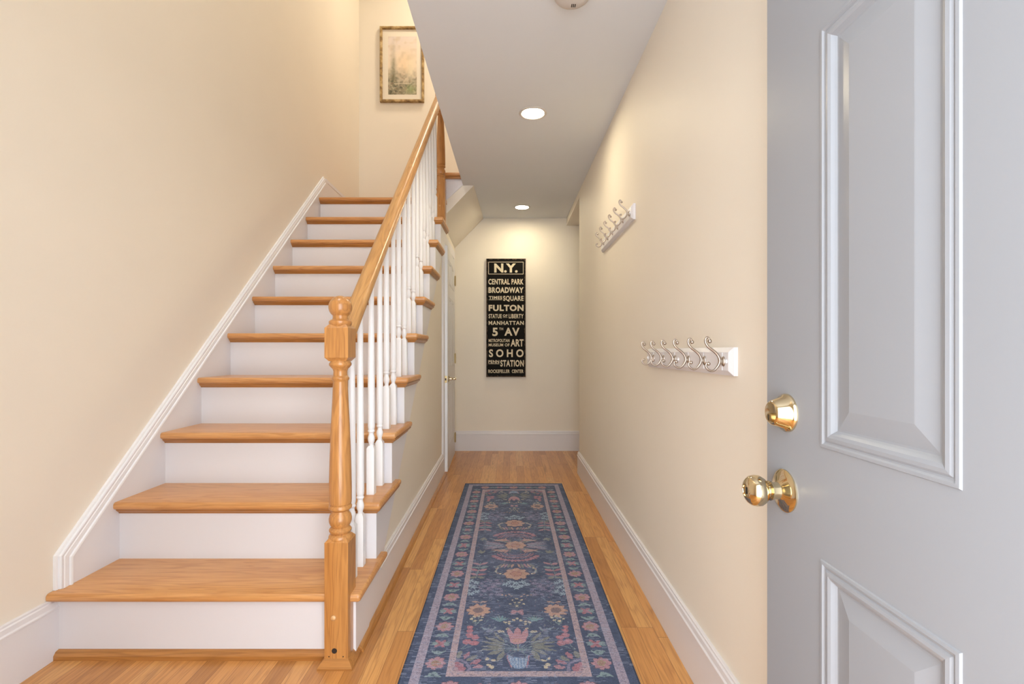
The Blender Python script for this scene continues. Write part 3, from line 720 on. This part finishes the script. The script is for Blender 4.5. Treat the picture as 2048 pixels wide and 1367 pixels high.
# vase and corner fans
petal(0, 0.965, 0.036, 0.895, 0.012, '#8494b0', 0.8); ell(0, 0.935, 0.026, 0.030, 0, '#6d86a8', 0.85)
for i in range(3): put((np.abs(Aw-0.006-0.009*i) < 0.0012) & (np.abs(Bw-0.935) < 0.024), '#a9b4c4', 0.7)
line(0.036, 0.90, 0.026, 0.955, 0.002, RED)
for a, bq in ((0.082, 0.925), (0.10, 0.915), (0.094, 0.945), (0.085, 0.955)): disc(a, bq, 0.007, CRM)
u = np.hypot(Aw-0.205, Bw-0.968); put(u < 0.038, RED, 0.85); put((u > 0.044) & (u < 0.054) & (Aw < 0.205), MAU, 0.8); put(u < 0.016, '#9aa0a8', 0.4)
for th, c, L in ((100, OLV, 0.055), (118, RED, 0.06), (135, OLV, 0.055), (152, RED, 0.06), (170, PNK, 0.055)):
    t = math.radians(th); petal(0.205+0.058*math.cos(t), 0.968-0.058*math.sin(t), 0.205+(0.058+L*0.7)*math.cos(t), 0.968-(0.058+L*0.7)*math.sin(t), 0.009, c, 0.8)
put((A > 0.203) | (B > 0.978), '#28364c', 0.0)
# ---- frames
inner = 0.213; innerw = 0.012; outer_ = 0.317; ow = 0.0150
bi, bo = 0.988, 1.118
base_border = (A > inner+innerw) | (B > bi+innerw)
img = np.where(base_border[..., None], rgb('#2e3b55')*(1-0.35*mott[..., None])+rgb('#5f6e8e')*0.35*mott[..., None], img)
def frame(ca, wa, cb, wb, col):
    m = ((np.abs(A-ca) < wa) & (B < cb+wb)) | ((np.abs(B-cb) < wb) & (A < ca+wa)); put(m, col, 0.92); return m
fr1 = frame(inner, innerw, bi, 0.012, '#a7959b'); fr2 = frame(outer_, ow, bo, 0.014, '#9d93a4')
put((fr1 | fr2) & (smooth_noise(150, 420, 8) > 0.72), '#6f6f8a', 0.5)
# border motifs along the sides and ends
def motif(a, bq, i):
    kind = i % 4
    if kind == 0: flower(a, bq, 0.030, 8, PNK, '#8b8a6c', '#a35a64', 0.25)
    elif kind == 2:
        for s1 in (-1, 1):
            for s2 in (-1, 1): petal(a, bq, a+s1*0.018, bq+s2*0.020, 0.008, RED, 0.9)
            petal(a+s1*0.008, bq, a+s1*0.033, bq+0.010, 0.007, SAGE, 0.8); petal(a+s1*0.008, bq, a+s1*0.033, bq-0.008, 0.007, SAGE, 0.8)
    else:
        s1 = 1 if kind == 1 else -1
        ell(a, bq+0.002*s1, 0.017, 0.012, 0, SAGE, 0.85); petal(a-0.006, bq, a-0.026, bq+0.014*s1, 0.005, SAGE, 0.8); petal(a+0.006, bq, a+0.026, bq+0.014*s1, 0.005, SAGE, 0.8)
        put((np.abs(Aw-a) < 0.004) & (np.abs(Bw-bq-0.006*s1) < 0.005), '#35475a', 0.7)
am = 0.264
for i in range(20): motif(am, 0.110+(i-2)*0.0517, i+2)
bmid = 1.052
for i in range(5): motif(0.0+i*0.0517+0.0, bmid, i)
# selvedge
put((A > RW/2-0.006) | (B > RL_/2-0.006), '#141b2a', 0.9)
# wear: horizontal weft streaks and salt and pepper
streak = np.repeat(rng.random((ny, nx//7+1)), 7, axis=1)[:, :nx]; st2 = (streak > 0.80) & (smooth_noise(10, 60, 9) > 0.42)
img = np.where(st2[..., None], img*0.62+rgb('#9aa3bd')*0.38, img)
streak2 = np.repeat(rng.random((ny, nx//4+1)), 4, axis=1)[:, :nx]; img = np.where((streak2 > 0.86)[..., None], img*0.72, img)
img *= (0.82+0.36*rng.random((ny, nx)))[..., None]
img = np.clip(img*0.86+rgb('#6d7690')*0.14, 0, 1)*1.05
# mesh: top grid with per-face colour, plus thickness
vx = np.linspace(RX0, RX1, nx+1); vy = np.linspace(RY0, RY1, ny+1); VX, VY = np.meshgrid(vx, vy)
TH = 0.006
co = np.stack([VX, VY, np.full_like(VX, TH)], -1).reshape(-1, 3)
idx = np.arange((nx+1)*(ny+1)).reshape(ny+1, nx+1)
quads = np.stack([idx[:-1, :-1], idx[:-1, 1:], idx[1:, 1:], idx[1:, :-1]], -1).reshape(-1, 4)
base_n = len(co); extra = np.array([(RX0, RY0, 0.0005), (RX1, RY0, 0.0005), (RX1, RY1, 0.0005), (RX0, RY1, 0.0005)])
co = np.concatenate([co, extra]); c_ = [int(idx[0, 0]), int(idx[0, -1]), int(idx[-1, -1]), int(idx[-1, 0])]; b4 = [base_n+i for i in range(4)]
sides = []
for i in range(4): sides.append((b4[i], b4[(i+1) % 4], c_[(i+1) % 4], c_[i]))
allq = np.concatenate([quads, np.array(sides), np.array([b4[::-1]])])
me = bpy.data.meshes.new('runner_rug'); me.vertices.add(len(co)); me.vertices.foreach_set('co', co.astype(np.float32).ravel())
me.loops.add(allq.size); me.loops.foreach_set('vertex_index', allq.astype(np.int32).ravel())
me.polygons.add(len(allq)); me.polygons.foreach_set('loop_start', (np.arange(len(allq))*4).astype(np.int32))
me.update(calc_edges=True); me.validate()
ca = me.color_attributes.new('weave', 'FLOAT_COLOR', 'CORNER')
colf = np.concatenate([img.reshape(-1, 3), np.tile(rgb('#141b2a'), (5, 1))]); colf = np.concatenate([colf, np.ones((len(colf), 1))], 1)
ca.data.foreach_set('color', np.repeat(colf, 4, axis=0).astype(np.float32).ravel())
n = NT('woven_runner'); at = n.n('ShaderNodeAttribute', attribute_name='weave'); tc = n.n('ShaderNodeTexCoord')
mp = n.n('ShaderNodeMapping'); mp.inputs['Scale'].default_value = (0.35, 1, 1); n.l(tc.outputs['Object'], mp.inputs[0])
ns = n.n('ShaderNodeTexNoise', i_Scale=700.0, i_Detail=2.0); n.l(mp.outputs[0], ns.inputs[0])
n.l(n.mix(1.0, at.outputs['Color'], n.ramp(ns.outputs[0], [(0.3, (0.75,)*3), (0.7, (1.25,)*3)]), 'MULTIPLY'), n.b.inputs['Base Color'])
n.b.inputs['Roughness'].default_value = 0.9; n.b.inputs['Specular IOR Level'].default_value = 0.15
n.b.inputs['Sheen Weight'].default_value = 0.1
bp = n.n('ShaderNodeBump', i_Strength=0.4, i_Distance=0.001); n.l(ns.outputs[0], bp.inputs['Height']); n.l(bp.outputs[0], n.b.inputs['Normal'])
me.materials.append(n.m)
rug = bpy.data.objects.new('runner_rug', me); C.objects.link(rug)
tag(rug, 'navy floral runner rug with two pink border lines on the hall floor', 'rug')

# ================================================================= SIGN on the back wall
n = NT('worn_black_board'); tc = n.n('ShaderNodeTexCoord'); ns = n.n('ShaderNodeTexNoise', i_Scale=38.0, i_Detail=6.0); n.l(tc.outputs['Object'], ns.inputs[0])
sp = n.n('ShaderNodeSeparateXYZ'); n.l(tc.outputs['Object'], sp.inputs[0])
ex = n.math('SUBTRACT', 0.1965, n.math('ABSOLUTE', sp.outputs[0])); ez = n.math('SUBTRACT', 0.592, n.math('ABSOLUTE', sp.outputs[2])); e_ = n.math('MINIMUM', ex, ez)
wear = n.math('LESS_THAN', e_, n.math('MULTIPLY', n.math('SUBTRACT', ns.outputs[0], 0.28), 0.036))
n.l(n.mix(wear, lin('#141210'), lin('#54463a')), n.b.inputs['Base Color']); n.b.inputs['Roughness'].default_value = 0.7; n.b.inputs['Specular IOR Level'].default_value = 0.12
M['board'] = n.m
M['letters'] = paint('worn_cream_lettering', '#d8ccb2', 0.65, 0.0)
SX, SZ = -0.0405, 1.335; q = 0.000938; SYF = YB-0.032
sg = thing('wall_sign', 'tall black subway style sign of New York places on the end wall', 'sign', (SX, YB, SZ))
b = BM(); box(b, SX-0.197, SX+0.197, SYF, YB-0.001, SZ-0.592, SZ+0.592, 0.002, 1); obj('board', b, M['board'], sg, local=Matrix.Translation((SX, YB-0.016, SZ)))
def P_(x, y): return SX+(x-280)*q, SZ-(y-676)*q
def textmesh(s, x0, y0, x1, y1, bold=0.0, spacing=1.0):
    cu = bpy.data.curves.new('t', 'FONT'); cu.body = s; cu.offset = bold; cu.space_character = spacing; cu.size = 1; cu.resolution_u = 4; cu.extrude = 0.02
    to = bpy.data.objects.new('t', cu); C.objects.link(to); bpy.context.view_layer.update()
    dg_ = bpy.context.evaluated_depsgraph_get(); me = bpy.data.meshes.new_from_object(to.evaluated_get(dg_))
    bpy.data.objects.remove(to); bpy.data.curves.remove(cu)
    v = np.array([q_.co[:] for q_ in me.vertices]); mn, mx = v.min(0), v.max(0)
    X0, Z1 = P_(x0, y0); X1, Z0 = P_(x1, y1)
    for q_ in me.vertices:
        u = (q_.co.x-mn[0])/(mx[0]-mn[0]); w = (q_.co.y-mn[1])/(mx[1]-mn[1]); d_ = q_.co.z
        q_.co = (X0+u*(X1-X0)-SX, SYF-0.0006-(0.0004 if d_ > 0 else -0.0004)-YB, Z0+w*(Z1-Z0)-SZ)
    me.materials.append(M['letters']); me.name = 'lettering'
    o = bpy.data.objects.new('lettering', me); C.objects.link(o); o.parent = sg
def bar(x0, y0, x1, y1, name='rule_line'):
    X0, Z1 = P_(x0, y0); X1, Z0 = P_(x1, y1); b = BM(); box(b, X0, X1, SYF-0.001, SYF+0.0005, Z0, Z1); return b
for s, x0, y0, x1, y1, bo_, spc in (
    ('N.Y.', 155, 98, 405, 195, 0.03, 1.0), ('CENTRAL PARK', 93, 262, 467, 322, 0.018, 1.05), ('BROADWAY', 93, 350, 468, 412, 0.03, 1.08),
    ('TIMES', 97, 445, 240, 478, 0.02, 1.05), ('SQUARE', 250, 442, 468, 505, 0.018, 1.05), ('FULTON', 95, 538, 468, 605, 0.03, 1.08),
    ('STATUE', 95, 636, 235, 682, 0.014, 1.05), ('OF', 248, 640, 296, 666, 0.014, 1.05), ('LIBERTY', 310, 636, 468, 682, 0.014, 1.05),
    ('MANHATTAN', 95, 710, 470, 752, 0.018, 1.1), ('5', 135, 782, 193, 872, 0.02, 1.0), ('TH', 208, 782, 250, 808, 0.01, 1.1), ('AV', 263, 782, 425, 868, 0.02, 1.1),
    ('METROPOLITAN', 95, 902, 318, 936, 0.012, 1.05), ('MUSEUM OF', 95, 950, 318, 982, 0.016, 1.05), ('ART', 330, 905, 468, 982, 0.016, 1.0),
    ('SOHO', 98, 1012, 468, 1096, 0.016, 1.55), ('PENN', 93, 1128, 208, 1160, 0.016, 1.05), ('STATION', 220, 1127, 470, 1197, 0.018, 1.08),
    ('ROCKEFELLER', 93, 1228, 320, 1265, 0.012, 1.05), ('CENTER', 343, 1228, 467, 1265, 0.012, 1.05)):
    textmesh(s, x0, y0, x1, y1, bo_+0.006+0.008*min(1.0, (y1-y0)/60), spc*1.04)
for r in ((97, 482, 238, 487), (248, 670, 296, 674), (93, 1164, 208, 1169)): obj('underline', bar(*r), M['letters'], sg)
b = BM()
for r in ((92, 80, 467, 85), (92, 207, 467, 212), (92, 85, 97, 207), (462, 85, 467, 207)):
    X0, Z1 = P_(r[0], r[1]); X1, Z0 = P_(r[2], r[3]); box(b, X0, X1, SYF-0.001, SYF+0.0005, Z0, Z1)
obj('box_outline', b, M['letters'], sg)

# ================================================================= FRAMED PICTURE above the landing
PX0, PX1, PZ0, PZ1, PY = -1.280, -0.847, 3.452, 4.192, 4.78
fp = thing('framed_picture', 'misty watercolour print in a weathered wood frame above the landing', 'picture', ((PX0+PX1)/2, PY, PZ0))
n = NT('weathered_frame_wood'); tc = n.n('ShaderNodeTexCoord'); ns = n.n('ShaderNodeTexNoise', i_Scale=26.0, i_Detail=6.0); n.l(tc.outputs['Object'], ns.inputs[0])
n.l(n.ramp(ns.outputs[0], [(0.3, lin('#6a4f30')), (0.5, lin('#a08352')), (0.7, lin('#c9b083'))]), n.b.inputs['Base Color']); n.b.inputs['Roughness'].default_value = 0.5
M['frame'] = n.m
b = BM(); fw = 0.024; prof = [(0, 0), (0, 0.030), (0.004, 0.034), (0.018, 0.034), (fw, 0.026), (fw, 0.0)]
rings = []
for ins, pr in prof:
    rings.append([b.verts.new(c) for c in ((PX0+ins, PY-0.001-pr, PZ0+ins), (PX1-ins, PY-0.001-pr, PZ0+ins), (PX1-ins, PY-0.001-pr, PZ1-ins), (PX0+ins, PY-0.001-pr, PZ1-ins))])
for p, r in zip(rings, rings[1:]+rings[:1]):
    for i in range(4): b.faces.new((p[i], p[(i+1) % 4], r[(i+1) % 4], r[i]))
obj('frame', b, M['frame'], fp)
M['mat'] = paint('mat_board', '#e4dccd', 0.8, 0)
b = BM(); box(b, PX0+fw-0.002, PX1-fw+0.002, PY-0.014, PY-0.004, PZ0+fw-0.002, PZ1-fw+0.002); obj('mat_board', b, M['mat'], fp)
ax0, ax1, az0, az1 = -1.201, -0.920, 3.528, 4.100
pw, ph = 84, 171
u, v = np.meshgrid((np.arange(pw)+0.5)/pw, (np.arange(ph)+0.5)/ph)
def sn(gx, gy, seed):
    r = np.random.default_rng(seed).random((gy+2, gx+2)); a = u*gx; c = v*gy; i = a.astype(int); j = c.astype(int); fa, fb = a-i, c-j
    return (r[j, i]*(1-fa)+r[j, i+1]*fa)*(1-fb)+(r[j+1, i]*(1-fa)+r[j+1, i+1]*fa)*fb
nz = 0.5*sn(6, 12, 1)+0.3*sn(14, 28, 2)+0.2*sn(28, 56, 3)
art = np.zeros((ph, pw, 3)); art[:] = rgb('#e5d6c2')
def blend(w, c):
    global art
    w = np.clip(w, 0, 1)[..., None]; art = art*(1-w)+rgb(c)*w
blend((v-0.62)*1.8+nz*0.5-0.2, '#d6cbcb'); blend(1.0*np.exp(-((u-0.62)**2/0.09+(v-0.52)**2/0.06))*(0.3+nz*0.6), '#e0c39a')
blend((sn(10, 18, 7)-0.5)*1.5, '#cdbba0')
blend(1.1*np.exp(-((u-0.18)/(0.05+0.10*(1-v)))**2)*(0.25+nz)*np.clip(1.25-v*1.15, 0, 1), '#77765f')
low = np.clip((0.48-v)*3.0, 0, 1)
blend(low*(0.35+nz*0.9), '#77725a'); blend(low*np.clip((sn(16, 34, 8)-0.45)*3, 0, 1)*0.8, '#474a38'); blend(low*np.clip((sn(18, 36, 5)-0.62)*3, 0, 1)*0.5, '#9a6a4c'); blend(low*np.clip((sn(22, 44, 6)-0.6)*3, 0, 1)*0.6, '#cdbf9f')
blend(np.exp(-((u-0.80)**2/0.03+(v-0.09)**2/0.006))*0.7, '#8fa06c'); blend(np.exp(-((v-0.19)/0.008)**2)*(u > 0.2)*(u < 0.8)*0.6, '#d9cdb4')
blend(np.exp(-((u-0.8)**2/0.02+(v-0.42)**2/0.03))*0.6, '#e6dcc0')
vx = np.linspace(ax0, ax1, pw+1); vz = np.linspace(az0, az1, ph+1); VX, VZ = np.meshgrid(vx, vz)
co = np.stack([VX-fp.location[0], np.full_like(VX, -0.0146), VZ-fp.location[2]], -1).reshape(-1, 3); idx = np.arange((pw+1)*(ph+1)).reshape(ph+1, pw+1)
quads = np.stack([idx[:-1, :-1], idx[:-1, 1:], idx[1:, 1:], idx[1:, :-1]], -1).reshape(-1, 4)
me = bpy.data.meshes.new('print'); me.from_pydata(co.tolist(), [], quads.tolist()); ca = me.color_attributes.new('ink', 'FLOAT_COLOR', 'CORNER')
ca.data.foreach_set('color', np.repeat(np.concatenate([art.reshape(-1, 3), np.ones((pw*ph, 1))], 1), 4, axis=0).astype(np.float32).ravel())
n = NT('watercolour_print'); at = n.n('ShaderNodeAttribute', attribute_name='ink'); n.l(at.outputs['Color'], n.b.inputs['Base Color']); n.b.inputs['Roughness'].default_value = 0.4
me.materials.append(n.m); o = bpy.data.objects.new('print', me); C.objects.link(o); o.parent = fp

# ================================================================= COAT RACKS
hookpts = [(0.033, 0.0535, 0.0030), (0.0345, 0.058, 0.0030), (0.039, 0.0615, 0.0030), (0.0435, 0.057, 0.0030), (0.043, 0.048, 0.0031), (0.035, 0.036, 0.0033), (0.0216, 0.026, 0.0035), (0.012, 0.016, 0.0037), (0.007, 0.004, 0.0039), (0.009, -0.008, 0.0037), (0.0185, -0.021, 0.0033), (0.0285, -0.0247, 0.0030), (0.0385, -0.019, 0.0028), (0.0425, -0.0115, 0.0027), (0.040, -0.0055, 0.0026), (0.0365, -0.0055, 0.0026)]
def hook_mesh():
    b = BM(); tube(b, [(-(p[0]+0.004), 0, p[1], p[2]) for p in catmull(hookpts, 5)], 10)
    ball(b, (-(0.0325+0.004), 0, 0.0520), 0.0055, 14, 10); ball(b, (-(0.0355+0.004), 0, -0.0060), 0.0050, 14, 10)
    Rm = Matrix.Rotation(-PI/2, 4, 'Y')
    lathe(b, [(0, 0), (0.011, 0), (0.0115, 0.002), (0.0095, 0.0045), (0.006, 0.006), (0.0055, 0.0095), (0, 0.0105)], seg=20, mat=Matrix.Diagonal((1, 0.75, 1.15, 1)) @ Rm)
    bmesh.ops.recalc_face_normals(b, faces=b.faces[:]); me = bpy.data.meshes.new('hook'); b.to_mesh(me); b.free(); me.materials.append(M['nickel'])
    for q_ in me.polygons: q_.use_smooth = True
    me.set_sharp_from_angle(angle=math.radians(50)); return me
HM = hook_mesh()
def board_mesh(L, hgt):
    b = BM(); T = 0.019; bw = 0.013
    # face with bevelled rim and v-grooves
    ringp = [(0, 0.0), (0, 0.010), (0.003, 0.012), (bw-0.002, T-0.001), (bw, T)]
    rings = [[b.verts.new(c) for c in ((-pr, ins, ins), (-pr, L-ins, ins), (-pr, L-ins, hgt-ins), (-pr, ins, hgt-ins))] for ins, pr in ringp]
    for p, r in zip(rings, rings[1:]):
        for i in range(4): b.faces.new((p[i], p[(i+1) % 4], r[(i+1) % 4], r[i]))
    b.faces.new(rings[0])
    ys_ = [bw]; g = [0.045+0.1206*i for i in range(6)]
    cols = [(bw, T)]
    for gy in g: cols += [(gy-0.003, T), (gy, T-0.005), (gy+0.003, T)]
    cols.append((L-bw, T)); pv = None
    for yy, tt in cols:
        cur = (b.verts.new((-tt, yy, bw)), b.verts.new((-tt, yy, hgt-bw)))
        if pv: b.faces.new((pv[0], cur[0], cur[1], pv[1]))
        pv = cur
    bmesh.ops.remove_doubles(b, verts=b.verts[:], dist=0.0001)
    bmesh.ops.recalc_face_normals(b, faces=b.faces[:]); me = bpy.data.meshes.new('board'); b.to_mesh(me); b.free(); me.materials.append(M['trim']); return me
BMESH = board_mesh(0.742, 0.072)
cb_ = BM(); lathe(cb_, [(0, 0), (0.0055, 0), (0.0055, 0.002), (0.0035, 0.004), (0, 0.0045)], seg=16, mat=Matrix.Rotation(-PI/2, 4, 'Y')); CAPM = bpy.data.meshes.new('screw_cap'); cb_.to_mesh(CAPM); cb_.free(); CAPM.materials.append(M['baluster'])
def rack(y0, z0, label):
    t = thing('coat_rack', label, 'coat rack', (0.569, y0, z0), 'coat racks on the right wall')
    bo = bpy.data.objects.new('board', BMESH); C.objects.link(bo); bo.parent = t
    for i in range(6):
        h = bpy.data.objects.new('hook', HM); C.objects.link(h); h.parent = t; h.location = (-0.019, 0.036+0.1206*i, 0.036)
    for yy in (0.021, 0.371, 0.72):
        c = bpy.data.objects.new('screw_cap', CAPM); C.objects.link(c); c.parent = t; c.location = (-0.019, yy, 0.036)
rack(1.207, 0.938, 'white coat rack of six nickel hooks nearer the front door, lower on the wall')
rack(2.190, 1.598, 'white coat rack of six nickel hooks farther down the hall, higher on the wall')

# ================================================================= RECESSED LIGHTS, SMOKE DETECTOR
tilt = Matrix.Rotation(math.atan(0.0225), 4, 'X')
def downlight(x, y, label):
    z = ceil_z(y)
    t = thing('recessed_light', label, 'ceiling light', (x, y, z), 'recessed lights in the hall ceiling'); t.rotation_euler = (math.atan(0.0225), 0, 0)
    b = BM(); seg = 48; prof = [(0.0755, 0.0005), (0.0755, -0.002), (0.072, -0.0045), (0.063, -0.005), (0.060, -0.003), (0.059, 0.0005)]
    rr = [[b.verts.new((r*math.cos(2*PI*i/seg), r*math.sin(2*PI*i/seg), zz)) for i in range(seg)] for r, zz in prof]
    for p, r in zip(rr, rr[1:]):
        for i in range(seg): b.faces.new((p[i], p[(i+1) % seg], r[(i+1) % seg], r[i]))
    child_local('trim_ring', b, M['plastic'], t)
    b = BM(); lathe(b, [(0, -0.0015), (0.0592, -0.0015), (0.0592, 0.0005), (0, 0.0005)], seg=48)
    child_local('lens', b, M['lens'], t, False, 'glowing lamp')
downlight(0.124, 2.616, 'glowing recessed light nearer the front door')
downlight(0.111, 4.462, 'glowing recessed light near the end wall')
b = BM(); lathe(b, [(0.0, 0.0), (0.068, 0.0), (0.068, -0.008), (0.064, -0.018), (0.058, -0.026), (0.045, -0.031), (0.022, -0.034), (0.0, -0.034)], seg=48)
sd = thing('smoke_detector', 'round white smoke detector on the ceiling near the entry', 'smoke detector', (0.219, 1.70, ceil_z(1.70)))
child_local('housing', b, M['plastic'], sd)
for i in range(3):
    b = BM(); box(b, 0.0+0.006*i, 0.003+0.006*i, 0.018, 0.034, -0.0345, -0.0325); oo = child_local('vent_slot', b, M['dark'], sd, False);
